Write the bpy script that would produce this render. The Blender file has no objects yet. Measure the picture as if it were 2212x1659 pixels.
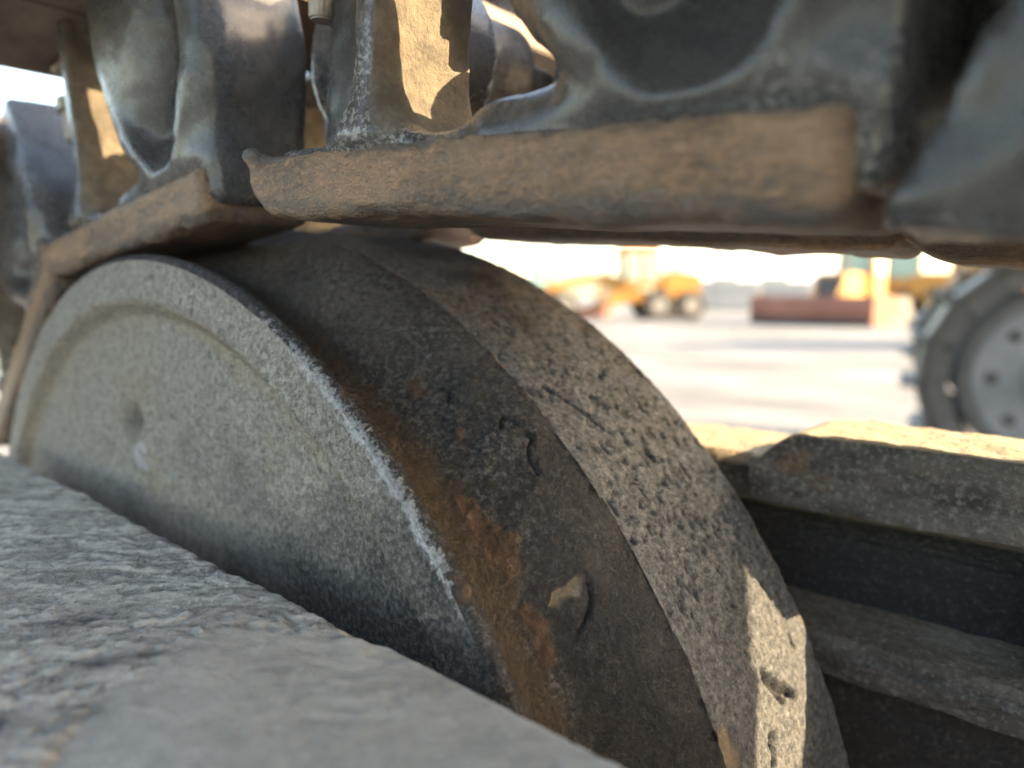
import bpy, bmesh, math, random
import numpy as np
from mathutils import Vector, Matrix

random.seed(7)
RNG = np.random.default_rng(7)
scene = bpy.context.scene
COL = scene.collection
K = 0.13            # metres per roller radius; the undercarriage is modelled in roller radii
GZ = -1.07 + 0.9308 * K   # ground height in metres (origin = centre of the roller's end face)

# ------------------------------------------------------------------ camera
CAMP = np.array([1.2637, -0.4773, 0.9308]) * K
CX = Vector((0.75027, 0.66113, 0.0)); CF = Vector((-0.65621, 0.74468, -0.12187)); CU = Vector((-0.08057, 0.09143, 0.99255))
cam = bpy.data.cameras.new('camera'); camo = bpy.data.objects.new('camera', cam); COL.objects.link(camo)
camo.matrix_world = Matrix((( CX.x, CU.x, -CF.x, CAMP[0]), (CX.y, CU.y, -CF.y, CAMP[1]), (CX.z, CU.z, -CF.z, CAMP[2]), (0, 0, 0, 1)))
cam.sensor_width = 36.0; cam.lens = 36.0 * 1540 / 2212
cam.clip_start = 0.005; cam.clip_end = 2000
cam.dof.use_dof = True; cam.dof.focus_distance = 0.80 * K
cam.dof.aperture_fstop = cam.lens / (0.0155 * K * 1000)
scene.camera = camo

# ------------------------------------------------------------------ sky, sun, exposure
SUN = Vector((1.7, 1.0, 0.83)).normalized()
elev = math.asin(SUN.z); azim = math.atan2(SUN.x, SUN.y)
w = bpy.data.worlds.new('World'); scene.world = w; w.use_nodes = True
nt = w.node_tree; bg = nt.nodes['Background']
sky = nt.nodes.new('ShaderNodeTexSky'); sky.sky_type = 'NISHITA'; sky.sun_disc = False
sky.sun_elevation = elev; sky.sun_rotation = azim; sky.air_density = 1.0; sky.dust_density = 2.2; sky.ozone_density = 0.8
haze = nt.nodes.new('ShaderNodeMix'); haze.data_type = 'RGBA'; haze.blend_type = 'MULTIPLY'; haze.inputs[0].default_value = 1.0   # thin dust haze warms the whole sky
haze.inputs[7].default_value = (1.0, 0.885, 0.74, 1)
nt.links.new(sky.outputs[0], haze.inputs[6]); nt.links.new(haze.outputs[2], bg.inputs[0]); bg.inputs[1].default_value = 0.10
sl = bpy.data.lights.new('sun', 'SUN'); sl.energy = 2.1; sl.angle = math.radians(0.3); sl.color = (1.0, 0.74, 0.43)
so = bpy.data.objects.new('sun', sl); COL.objects.link(so)
so.rotation_euler = SUN.to_track_quat('Z', 'Y').to_euler()
scene.view_settings.view_transform = 'Standard'; scene.view_settings.look = 'None'
scene.view_settings.gamma = 1.0; scene.view_settings.use_curve_mapping = False
scene.view_settings.exposure = 3.8
scene.render.engine = 'CYCLES'
scene.cycles.max_bounces = 8; scene.cycles.diffuse_bounces = 5; scene.cycles.use_denoising = True

# ------------------------------------------------------------------ object helpers
def tag(o, label=None, cat=None, group=None, kind=None):
    if label: o['label'] = label
    if cat: o['category'] = cat
    if group: o['group'] = group
    if kind: o['kind'] = kind
    return o
def link(name, me, parent=None, mat=None):
    o = bpy.data.objects.new(name, me); COL.objects.link(o)
    if mat is not None:
        me.materials.clear(); me.materials.append(mat)
    if parent is not None: o.parent = parent
    return o
def thing(name, label, cat, loc=(0, 0, 0), rot=(0, 0, 0), group=None):
    o = bpy.data.objects.new(name, None); COL.objects.link(o)
    o.empty_display_size = 0.05
    o.location = loc; o.rotation_euler = rot
    return tag(o, label, cat, group)
def copy_tree(o, parent=None):
    c = o.copy(); COL.objects.link(c); c.parent = parent
    for ch in list(o.children): copy_tree(ch, c)
    return c
def np_mesh(name, V, F, smooth=True, scale=K, attrs=None, sharp=0):
    V = np.asarray(V, np.float32) * scale; F = np.asarray(F, np.int32)
    me = bpy.data.meshes.new(name)
    me.vertices.add(len(V)); me.vertices.foreach_set('co', V.ravel())
    n = F.shape[1]
    me.loops.add(F.size); me.loops.foreach_set('vertex_index', F.ravel())
    me.polygons.add(len(F)); me.polygons.foreach_set('loop_start', np.arange(0, F.size, n, dtype=np.int32))
    me.polygons.foreach_set('loop_total', np.full(len(F), n, np.int32))
    me.update(calc_edges=True); me.validate()
    me.polygons.foreach_set('use_smooth', np.full(len(me.polygons), smooth))
    if sharp: me.set_sharp_from_angle(angle=math.radians(sharp))
    for k, a in (attrs or {}).items():
        at = me.attributes.new(k, 'FLOAT', 'POINT'); at.data.foreach_set('value', np.asarray(a, np.float32))
    return me

# ------------------------------------------------------------------ noise (numpy) and SDF tools
def _hash(i, j, k, seed):
    n = (i * 374761393 + j * 668265263 + k * 2147483647 + seed * 1274126177) & 0xffffffff
    n = ((n ^ (n >> 13)) * 1274126177) & 0xffffffff
    n = ((n ^ (n >> 16)) * 2246822519) & 0xffffffff
    return ((n ^ (n >> 15)) & 0xffff) / 32767.5 - 1.0
def vnoise(P, seed=0):
    P = np.asarray(P, np.float64); I = np.floor(P).astype(np.int64); f = P - I; f = f * f * (3 - 2 * f)
    r = 0
    for a in (0, 1):
        wa = f[:, 0] if a else 1 - f[:, 0]
        for b in (0, 1):
            wb = f[:, 1] if b else 1 - f[:, 1]
            for c in (0, 1):
                wc = f[:, 2] if c else 1 - f[:, 2]
                r = r + wa * wb * wc * _hash(I[:, 0] + a, I[:, 1] + b, I[:, 2] + c, seed)
    return r
def fbm(P, freq, oct=3, seed=0, gain=0.5):
    r = 0; amp = 1.0
    for o in range(oct):
        r = r + amp * vnoise(np.asarray(P) * freq * 2.03 ** o + 17.3 * o, seed + o); amp *= gain
    return r
def sstep(a, b, x):
    t = np.clip((x - a) / (b - a), 0, 1); return t * t * (3 - 2 * t)

def smin(a, b, k):
    h = np.clip(0.5 + 0.5 * (b - a) / k, 0, 1); return b * (1 - h) + a * h - k * h * (1 - h)
def smax(a, b, k): return -smin(-a, -b, k)
def sd_box(P, lo, hi, r=0.0):
    lo = np.array(lo, float); hi = np.array(hi, float)
    q = np.abs(P - (lo + hi) / 2) - ((hi - lo) / 2 - r)
    return np.linalg.norm(np.maximum(q, 0), axis=1) + np.minimum(q.max(1), 0) - r
def sd_cyl_y(P, cx, cz, rad, y0, y1, r=0.0):
    d0 = np.hypot(P[:, 0] - cx, P[:, 2] - cz) - (rad - r); d1 = np.abs(P[:, 1] - (y0 + y1) / 2) - ((y1 - y0) / 2 - r)
    return np.minimum(np.maximum(d0, d1), 0) + np.hypot(np.maximum(d0, 0), np.maximum(d1, 0)) - r
def sd_torus_y(P, cx, cy, cz, R, r):
    return np.hypot(np.hypot(P[:, 0] - cx, P[:, 2] - cz) - R, P[:, 1] - cy) - r
def sd_ell(P, c, rad):
    rad = np.array(rad, float); q = (P - np.array(c)) / rad; k0 = np.linalg.norm(q, axis=1); k1 = np.linalg.norm(q / rad, axis=1) + 1e-9
    return k0 * (k0 - 1) / k1
def sd_seg(P, a, b, r0, r1):
    a = np.array(a, float); b = np.array(b, float); ab = b - a
    t = np.clip(((P - a) @ ab) / (ab @ ab), 0, 1)
    return np.linalg.norm(P - a - t[:, None] * ab, axis=1) - (r0 + (r1 - r0) * t)
def surface_nets(f, lo, hi, h):
    ax = [np.arange(lo[i], hi[i] + h * 0.5, h) for i in range(3)]
    G = np.stack(np.meshgrid(*ax, indexing='ij'), -1); n = G.shape[:3]
    phi = f(G.reshape(-1, 3)).reshape(n)
    for s_ in ((0,), (-1,)):
        phi[s_[0], :, :] = np.maximum(phi[s_[0], :, :], 1e-4); phi[:, s_[0], :] = np.maximum(phi[:, s_[0], :], 1e-4); phi[:, :, s_[0]] = np.maximum(phi[:, :, s_[0]], 1e-4)
    ins = phi < 0
    cn = tuple(x - 1 for x in n); acc = np.zeros(cn + (3,)); cnt = np.zeros(cn)
    corners = [(a, b, c) for a in (0, 1) for b in (0, 1) for c in (0, 1)]
    def sl_(o): return tuple(slice(o[i], o[i] + cn[i]) for i in range(3))
    for c0 in corners:
        for d in range(3):
            if c0[d]: continue
            c1 = list(c0); c1[d] = 1; A, B = phi[sl_(c0)], phi[sl_(c1)]
            m = (A < 0) != (B < 0); t = np.where(m, A / np.where(m, A - B, 1), 0)
            p = np.zeros(cn + (3,)); p[..., 0], p[..., 1], p[..., 2] = c0; p[..., d] += t
            acc += p * m[..., None]; cnt += m
    act = cnt > 0; idx = -np.ones(cn, np.int64); idx[act] = np.arange(act.sum())
    ijk = np.argwhere(act); V = np.array(lo) + (ijk + acc[act] / cnt[act][:, None]) * h
    Q = []
    for d in range(3):
        e1, e2 = (d + 1) % 3, (d + 2) % 3
        a = [slice(None)] * 3; b = [slice(None)] * 3; a[d] = slice(0, -1); b[d] = slice(1, None)
        A, B = ins[tuple(a)], ins[tuple(b)]; E = np.argwhere(A != B)
        E = E[(E[:, e1] > 0) & (E[:, e2] > 0) & (E[:, e1] < n[e1] - 1) & (E[:, e2] < n[e2] - 1)]
        def cell(o1, o2):
            q = E.copy(); q[:, e1] -= o1; q[:, e2] -= o2; return idx[q[:, 0], q[:, 1], q[:, 2]]
        q = np.stack([cell(1, 1), cell(0, 1), cell(0, 0), cell(1, 0)], 1)
        flip = ~A[E[:, 0], E[:, 1], E[:, 2]]; q[flip] = q[flip][:, ::-1]; Q.append(q)
    return V, np.concatenate(Q)
def sdf_normals(f, V, e=0.002):
    g = np.stack([f(V + np.eye(3)[i] * e) - f(V - np.eye(3)[i] * e) for i in range(3)], 1)
    return g / (np.linalg.norm(g, axis=1)[:, None] + 1e-9)

# ------------------------------------------------------------------ materials
class NT:
    def __init__(s, name):
        s.m = bpy.data.materials.new(name); s.m.use_nodes = True; s.t = s.m.node_tree; s.b = s.t.nodes['Principled BSDF']
        tc = s.n('ShaderNodeTexCoord'); oi = s.n('ShaderNodeObjectInfo')
        mul = s.n('ShaderNodeVectorMath', operation='SCALE'); s.l(tc.outputs['Object'], mul.inputs[0]); mul.inputs[3].default_value = 1 / K
        off = s.n('ShaderNodeVectorMath', operation='ADD'); s.l(mul.outputs[0], off.inputs[0]); s.l(oi.outputs['Random'], off.inputs[1])
        s.co = off.outputs[0]
    def n(s, t, **kw):
        x = s.t.nodes.new(t)
        for k, v in kw.items(): setattr(x, k, v)
        return x
    def l(s, a, b): s.t.links.new(a, b)
    def noise(s, scale, detail=4, rough=0.55, lo=0.35, hi=0.65, stretch=None, dist=0.0):
        x = s.n('ShaderNodeTexNoise'); co = s.co
        if stretch:
            mp = s.n('ShaderNodeVectorMath', operation='MULTIPLY'); s.l(co, mp.inputs[0]); mp.inputs[1].default_value = stretch; co = mp.outputs[0]
        s.l(co, x.inputs['Vector']); x.inputs['Scale'].default_value = scale; x.inputs['Detail'].default_value = detail; x.inputs['Roughness'].default_value = rough
        x.inputs['Distortion'].default_value = dist
        return s.ramp(x.outputs['Fac'], lo, hi)
    def ramp(s, sock, lo, hi, a=0.0, b=1.0):
        r = s.n('ShaderNodeMapRange'); r.clamp = True; s.l(sock, r.inputs[0])
        for i, v in enumerate((lo, hi, a, b)): r.inputs[i + 1].default_value = v
        return r.outputs[0]
    def math(s, op, a, b):
        m = s.n('ShaderNodeMath', operation=op)
        for i, v in enumerate((a, b)):
            if isinstance(v, (int, float)): m.inputs[i].default_value = v
            else: s.l(v, m.inputs[i])
        return m.outputs[0]
    def attr(s, name):
        a = s.n('ShaderNodeAttribute'); a.attribute_name = name; return a.outputs['Fac']
    def mix(s, fac, a, b):
        m = s.n('ShaderNodeMix', data_type='RGBA')
        for i, v in ((6, a), (7, b)):
            if isinstance(v, tuple): m.inputs[i].default_value = (*v, 1)
            else: s.l(v, m.inputs[i])
        if isinstance(fac, (int, float)): m.inputs[0].default_value = fac
        else: s.l(fac, m.inputs[0])
        return m.outputs[2]
    def up(s, lo=0.0, hi=0.9):
        g = s.n('ShaderNodeNewGeometry'); x = s.n('ShaderNodeSeparateXYZ'); s.l(g.outputs['Normal'], x.inputs[0]); return s.ramp(x.outputs[2], lo, hi)
    def bump(s, items):
        prev = None
        for sock, strength, dist in items:
            b = s.n('ShaderNodeBump'); b.inputs['Strength'].default_value = strength; b.inputs['Distance'].default_value = dist * K
            s.l(sock, b.inputs['Height'])
            if prev: s.l(prev, b.inputs['Normal'])
            prev = b.outputs[0]
        s.l(prev, s.b.inputs['Normal'])
    def done(s, col, rough=0.6, spec=0.5, metal=0.0):
        if isinstance(col, tuple): s.b.inputs['Base Color'].default_value = (*col, 1)
        else: s.l(col, s.b.inputs['Base Color'])
        if isinstance(rough, (int, float)): s.b.inputs['Roughness'].default_value = rough
        else: s.l(rough, s.b.inputs['Roughness'])
        s.b.inputs['Specular IOR Level'].default_value = spec; s.b.inputs['Metallic'].default_value = metal
        return s.m

def mat_casting(name):
    t = NT(name)
    big = t.noise(4.5, 4, 0.6, 0.56, 0.74); mid = t.noise(28, 6, 0.7, 0.42, 0.64); fine = t.noise(150, 5, 0.75, 0.49, 0.60)
    c = t.mix(mid, (0.006, 0.006, 0.006), (0.020, 0.0195, 0.019))
    c = t.mix(t.math('MULTIPLY', fine, t.ramp(t.noise(3.3, 4, 0.6, 0.53, 0.62), 0, 1, 0.0, 0.6)), c, (0.42, 0.40, 0.37))
    c = t.mix(t.math('MULTIPLY', big, t.ramp(mid, 0, 1, 0.10, 0.4)), c, (0.22, 0.185, 0.145))
    c = t.mix(t.attr('dust'), c, t.mix(mid, (0.085, 0.07, 0.05), (0.19, 0.155, 0.108)))
    c = t.mix(t.math('MULTIPLY', t.noise(9, 5, 0.7, 0.64, 0.74), 0.5), c, (0.12, 0.065, 0.035))
    t.bump([(t.noise(50, 5, 0.6, 0.2, 0.8), 0.5, 0.004), (t.noise(110, 6, 0.75, 0.25, 0.75), 0.8, 0.006), (fine, 0.3, 0.0015)])
    t.l(t.ramp(t.attr('dust'), 0, 1, 0.5, 0.0), t.b.inputs['Coat Weight']); t.b.inputs['Coat IOR'].default_value = 1.5; t.b.inputs['Coat Roughness'].default_value = 0.27
    return t.done(c, t.math('MAXIMUM', t.ramp(t.math('ADD', big, t.math('MULTIPLY', fine, 0.5)), 0, 1, 0.22, 0.6), t.math('MULTIPLY', t.attr('dust'), .8)), 0.9)

def mat_rail(name):
    t = NT(name)
    st = t.noise(20, 6, 0.75, 0.40, 0.62, stretch=(0.35, 1, 1.2)); sp = t.noise(120, 5, 0.75, 0.42, 0.66, stretch=(0.5, 1, 1)); big = t.noise(7, 3, lo=0.35, hi=0.7)
    c = t.mix(st, (0.050, 0.035, 0.025), (0.255, 0.158, 0.086))
    c = t.mix(t.math('MULTIPLY', sp, 0.65), c, (0.42, 0.245, 0.125))
    c = t.mix(t.math('MULTIPLY', big, 0.5), c, (0.11, 0.09, 0.072))
    c = t.mix(t.attr('edge'), c, (0.06, 0.058, 0.057))
    c = t.mix(t.math('MULTIPLY', t.noise(14, 6, 0.8, 0.66, 0.72), 0.8), c, (0.42, 0.17, 0.05))
    t.bump([(st, 0.6, 0.006), (sp, 0.7, 0.005), (t.noise(260, 3, lo=0.3, hi=0.7), 0.4, 0.0025)])
    return t.done(c, t.ramp(st, 0, 1, 0.38, 0.65), 0.5)

def mat_roller_face(name):
    t = NT(name)
    big = t.noise(4, 4, 0.6, 0.36, 0.64); mid = t.noise(22, 5, 0.65, 0.38, 0.66); fine = t.noise(140, 4, 0.7, 0.46, 0.62)
    cav = t.noise(105, 7, 0.82, 0.37, 0.63)
    c = t.mix(cav, (0.135, 0.127, 0.112), (0.53, 0.505, 0.45)); c = t.mix(t.math('MULTIPLY', mid, .4), c, (0.38, 0.358, 0.31))
    c = t.mix(t.math('MULTIPLY', t.attr('ochre'), t.ramp(big, 0, 1, 0.25, 0.75)), c, (0.42, 0.335, 0.21))
    c = t.mix(t.math('MULTIPLY', t.noise(120, 6, 0.8, 0.50, 0.60), 0.7), c, (0.58, 0.545, 0.46))
    c = t.mix(t.math('MULTIPLY', t.noise(85, 5, 0.8, 0.55, 0.64), 0.6), c, (0.07, 0.07, 0.068))
    c = t.mix(t.math('MULTIPLY', t.attr('paint_shade'), t.ramp(fine, 0, 1, 0.92, 0.6)), c, (0.028, 0.03, 0.034))  # black paint and the shade near the slab share this dark mix
    c = t.mix(t.ramp(t.math('ADD', t.attr('worn_lit'), t.math('ADD', t.math('MULTIPLY', cav, .45), t.math('MULTIPLY', t.noise(30, 5, .7, .35, .65), .5))), 1.05, 1.45), c, (0.56, 0.56, 0.57))
    t.bump([(mid, 0.5, 0.008), (cav, 1.0, 0.013), (fine, 0.7, 0.005)])
    return t.done(c, 0.7, 0.35)

def mat_roller_tread(name):
    t = NT(name)
    big = t.noise(6, 4, 0.6, 0.4, 0.62); mid = t.noise(30, 6, 0.7, 0.38, 0.66); fine = t.noise(170, 4, 0.7, 0.44, 0.64)
    cav = t.noise(120, 7, 0.82, 0.38, 0.63)
    c = t.mix(cav, (0.011, 0.012, 0.014), (0.092, 0.097, 0.105)); c = t.mix(t.math('MULTIPLY', mid, .4), c, (0.076, 0.079, 0.085))
    c = t.mix(t.math('MULTIPLY', t.noise(120, 6, 0.8, 0.50, 0.60), t.ramp(big, 0, 1, 0.22, 0.65)), c, (0.33, 0.325, 0.315))
    c = t.mix(t.math('MULTIPLY', t.noise(45, 6, 0.75, 0.61, 0.67), 0.6), c, (0.30, 0.235, 0.16))
    c = t.mix(t.math('MULTIPLY', t.noise(70, 5, 0.8, 0.58, 0.64), 0.8), c, (0.022, 0.022, 0.024))
    c = t.mix(t.math('MULTIPLY', t.attr('ochre'), t.ramp(cav, 0, 1, 0.25, 0.9)), c, (0.27, 0.222, 0.158))
    rb = t.mix(t.noise(60, 6, 0.75, 0.35, 0.68), (0.050, 0.039, 0.030), (0.122, 0.092, 0.066))
    c = t.mix(t.attr('rust'), c, rb)
    c = t.mix(t.math('MULTIPLY', t.attr('paint_shade'), t.ramp(fine, 0, 1, 0.95, 0.6)), c, (0.03, 0.031, 0.035))
    scale = t.mix(t.noise(90, 5, 0.7, 0.35, 0.65), (0.075, 0.048, 0.034), (0.215, 0.130, 0.082))
    c = t.mix(t.attr('scale'), c, scale)
    c = t.mix(t.attr('chip'), c, (0.31, 0.25, 0.18))
    c = t.mix(t.ramp(t.math('ADD', t.attr('worn_lit'), t.math('ADD', t.math('MULTIPLY', cav, .45), t.math('MULTIPLY', t.noise(30, 5, .7, .35, .65), .5))), 1.05, 1.45), c, (0.56, 0.56, 0.57))
    c = t.mix(t.attr('crack'), c, (0.015, 0.014, 0.013))
    t.bump([(mid, 0.7, 0.010), (cav, 1.0, 0.011), (fine, 0.7, 0.005)])
    return t.done(c, t.ramp(mid, 0, 1, 0.5, 0.78), 0.4)

def mat_flange(name):
    t = NT(name)
    mid = t.noise(24, 6, 0.7, 0.38, 0.66); fine = t.noise(170, 4, 0.7, 0.44, 0.64)
    cav = t.noise(115, 7, 0.8, 0.38, 0.62, stretch=(1, .75, 1))
    c = t.mix(cav, (0.040, 0.045, 0.053), (0.235, 0.252, 0.274)); c = t.mix(t.math('MULTIPLY', mid, .35), c, (0.095, 0.102, 0.112))
    c = t.mix(t.math('MULTIPLY', t.noise(120, 6, 0.8, 0.49, 0.62), 0.5), c, (0.345, 0.34, 0.32))
    c = t.mix(t.math('MULTIPLY', t.noise(80, 6, 0.8, 0.57, 0.65, stretch=(1, .6, 1)), 0.4), c, (0.055, 0.055, 0.056))
    c = t.mix(t.math('MULTIPLY', t.attr('ochre'), t.ramp(mid, 0, 1, 0.3, 0.8)), c, (0.30, 0.235, 0.15))
    c = t.mix(t.math('MULTIPLY', t.attr('pit'), 0.75), c, (0.05, 0.05, 0.05))
    c = t.mix(t.attr('chip'), c, (0.31, 0.25, 0.18))
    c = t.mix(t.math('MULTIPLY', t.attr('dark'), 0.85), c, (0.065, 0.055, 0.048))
    c = t.mix(t.attr('scale'), c, (0.36, 0.19, 0.08))  # sunlit orange of the far edge, put into the colour
    c = t.mix(t.attr('crack'), c, (0.015, 0.014, 0.013))
    t.bump([(mid, 0.5, 0.010), (cav, 1.0, 0.013), (fine, 0.7, 0.005)])
    return t.done(c, 0.75, 0.35)

def mat_slab(name):
    t = NT(name)
    big = t.noise(5, 4, 0.6, 0.35, 0.65); fine = t.noise(200, 4, 0.7, 0.42, 0.62); mid = t.noise(30, 6, 0.75, 0.38, 0.64)
    gr = t.ramp(t.math('ADD', t.attr('grain'), t.math('MULTIPLY', mid, 0.3)), 0.25, 0.95)
    c = t.mix(gr, (0.26, 0.245, 0.222), (0.62, 0.585, 0.525))
    c = t.mix(t.math('MULTIPLY', fine, 0.35), c, (0.60, 0.55, 0.48))
    c = t.mix(t.math('MULTIPLY', t.noise(70, 6, 0.8, 0.56, 0.64), t.ramp(t.attr('plate'), 0, 1, 0.7, 0.15)), c, (0.10, 0.095, 0.09))
    c = t.mix(t.math('MULTIPLY', t.attr('plate'), 0.72), c, t.mix(t.noise(12, 6, 0.7, 0.38, 0.62), (0.36, 0.347, 0.318), (0.50, 0.485, 0.445)))
    c = t.mix(t.math('MULTIPLY', t.attr('stain'), t.ramp(gr, 0, 1, 0.95, 0.5)), c, (0.035, 0.037, 0.050))
    c = t.mix(t.math('MULTIPLY', t.noise(9, 5, 0.7, 0.62, 0.74), 0.3), c, (0.30, 0.24, 0.17))
    c = t.mix(t.attr('worn_lit'), c, (0.62, 0.60, 0.55))  # pale lit stretch of the back edge, put into the colour
    t.bump([(gr, 0.6, 0.008), (mid, 0.6, 0.008), (t.noise(140, 6, 0.78, 0.3, 0.7), 0.9, 0.008), (fine, 0.4, 0.003)])
    return t.done(c, 0.62, 0.45)

def mat_beam(name):
    t = NT(name)
    mid = t.noise(16, 6, 0.7, 0.38, 0.66, stretch=(0.5, 1, 1.3)); fine = t.noise(110, 4, 0.7, 0.5, 0.66)
    c = t.mix(mid, (0.026, 0.0255, 0.025), (0.115, 0.108, 0.098))
    c = t.mix(t.math('MULTIPLY', fine, 0.55), c, (0.26, 0.25, 0.235))
    c = t.mix(t.math('MULTIPLY', t.noise(8, 5, 0.7, 0.6, 0.74), 0.6), c, (0.24, 0.145, 0.065))
    c = t.mix(t.math('MULTIPLY', t.attr('dust'), t.ramp(t.noise(40, 5, 0.7, 0.3, 0.65, stretch=(0.4, 1, 1)), 0, 1, 0.7, 1)), c, (0.40, 0.325, 0.21))
    c = t.mix(t.math('MULTIPLY', t.attr('black'), t.ramp(fine, 0, 1, 0.95, 0.7)), c, (0.018, 0.019, 0.022))
    t.bump([(mid, 0.6, 0.012), (t.noise(70, 5, 0.7, 0.3, 0.7), 0.7, 0.008), (fine, 0.4, 0.004)])
    return t.done(c, 0.72, 0.35)

def mat_plain(name, c0, c1, scale=0.2, rough=0.5, spec=0.5, metal=0.0, bump=0.0, stretch=None):
    t = NT(name)
    f = t.noise(scale, 5, 0.65, 0.35, 0.68, stretch=stretch)
    if bump: t.bump([(f, 0.6, bump)])
    return t.done(t.mix(f, c0, c1), rough, spec, metal)

M = dict(casting=mat_casting('black_painted_casting'), rail=mat_rail('rusted_rail'), face=mat_roller_face('dusty_end_face'),
         tread=mat_roller_tread('roller_tread'), flange=mat_flange('pitted_flange'), slab=mat_slab('weathered_steel_slab'), beam=mat_beam('dark_frame_steel'),
         pin=mat_plain('worn_steel', (0.10, 0.10, 0.10), (0.22, 0.20, 0.18), 30, 0.42, 0.5, 0.4, 0.003),
         nut=mat_plain('dusty_nut_steel', (0.20, 0.18, 0.16), (0.36, 0.32, 0.27), 40, 0.45, 0.5, 0.3, 0.003),
         shoe=mat_plain('brown_shoe_steel', (0.075, 0.058, 0.045), (0.17, 0.135, 0.105), 6, 0.7, 0.35, 0, 0.008))
M.update(yellow=mat_plain('machine_yellow', (0.22, 0.092, 0.007), (0.30, 0.145, 0.015), 0.25, 0.45), glass=mat_plain('tinted_cab_glass', (0.10, 0.17, 0.16), (0.16, 0.26, 0.24), 0.3, 0.12, 0.8),
         tyre=mat_plain('tyre_rubber', (0.03, 0.03, 0.03), (0.07, 0.065, 0.06), 0.4, 0.85, 0.2), black=mat_plain('machine_black', (0.025, 0.025, 0.027), (0.06, 0.058, 0.055), 0.4, 0.6),
         blade=mat_plain('rusty_red_blade', (0.15, 0.056, 0.036), (0.22, 0.092, 0.060), 0.15, 0.6, 0.3), rustor=mat_plain('orange_primer', (0.10, 0.036, 0.020), (0.14, 0.058, 0.032), 0.2, 0.6, 0.3),
         track=mat_plain('track_steel', (0.022, 0.021, 0.020), (0.06, 0.055, 0.05), 0.9, 0.55), palesteel=mat_plain('pale_dusty_steel', (0.07, 0.072, 0.076), (0.14, 0.14, 0.14), 0.5, 0.5),
         cont=mat_plain('grey_container_paint', (0.13, 0.15, 0.17), (0.20, 0.22, 0.24), 0.08, 0.6), white=mat_plain('white_sheet_wall', (0.66, 0.70, 0.74), (0.78, 0.80, 0.82), 0.04, 0.6),
         teal=mat_plain('teal_paint', (0.12, 0.25, 0.25), (0.2, 0.34, 0.33), 0.2, 0.5), rim=mat_plain('grey_rim', (0.12, 0.12, 0.12), (0.2, 0.19, 0.17), 0.5, 0.5))

def mat_ground():
    t = NT('dusty_yard'); tc = t.n('ShaderNodeTexCoord'); t.co = tc.outputs['Object']
    a = t.noise(0.5, 6, 0.65, 0.38, 0.62, stretch=(.6, 1.3, 1)); b = t.noise(2.0, 6, 0.7, 0.35, 0.68); d = t.noise(40, 4, 0.7, 0.4, 0.65)
    c = t.mix(a, (0.075, 0.080, 0.088), (0.235, 0.25, 0.272)); c = t.mix(t.math('MULTIPLY', b, 0.5), c, (0.17, 0.158, 0.14)); c = t.mix(t.math('MULTIPLY', d, 0.4), c, (0.13, 0.13, 0.13))
    b_ = t.n('ShaderNodeBump'); b_.inputs['Strength'].default_value = 0.5; b_.inputs['Distance'].default_value = 0.03; t.l(d, b_.inputs['Height']); t.l(b_.outputs[0], t.b.inputs['Normal'])
    return t.done(c, 0.9, 0.2)
M['ground'] = mat_ground()

# ------------------------------------------------------------------ ground
bm = bmesh.new()
N = 40
for i in range(N):
    for j in range(4): pass
xs = [-900, -300, -120, -60, -30, -15, -7, -3, 0, 3, 7, 15, 30, 60, 120, 300, 900]
vs = [[bm.verts.new((x, y, 0.03 * math.sin(x * 0.31 + y * 0.17) if max(abs(x), abs(y)) < 100 else 0)) for y in xs] for x in xs]
for i in range(len(xs) - 1):
    for j in range(len(xs) - 1): bm.faces.new((vs[i][j], vs[i + 1][j], vs[i + 1][j + 1], vs[i][j + 1]))
me = bpy.data.meshes.new('ground'); bm.to_mesh(me); bm.free()
g = link('ground', me, None, M['ground']); g.location = (0, 0, GZ); tag(g, 'pale dusty yard ground lit by sun', kind='structure')

# ------------------------------------------------------------------ carrier roller
roller = thing('carrier_roller', 'big grey carrier roller with rust brown groove and pitted flange under the chain', 'roller')
TH = np.concatenate([np.linspace(-0.45, 2.35, 1150), np.linspace(2.35, 2 * math.pi - 0.45, 150)[1:-1]])
PY = np.array([0, .006, .012, .02, .028, .036, .05, .075, .10, .115, .14, .17, .20, .212, .222, .235, .52])
PR = np.array([.990, .998, 1.0, .998, .986, .973, .962, .957, .964, .974, .998, 1.024, 1.042, 1.046, 1.050, 1.052, 1.054])
def lathe(yr_fn, n_prof, post, name, mat, closed_ends=False):
    """profile rows (y, r) swept round the y axis; post(theta, t, y, r) -> dr, attrs"""
    nT = len(TH)
    T, U = np.meshgrid(TH, np.arange(n_prof), indexing='ij')
    y, r = yr_fn(U.ravel()); th = T.ravel()
    dr, dy, at = post(th, y, r)
    r = r + dr; y = y + dy
    V = np.stack([r * np.cos(th), y, r * np.sin(th)], 1)
    i, j = np.meshgrid(np.arange(nT), np.arange(n_prof - 1), indexing='ij'); i2 = (i + 1) % nT
    F = np.stack([i * n_prof + j, i * n_prof + j + 1, i2 * n_prof + j + 1, i2 * n_prof + j], -1).reshape(-1, 4)
    return link(name, np_mesh(name, V, F, True, K, at), roller, mat)
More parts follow.
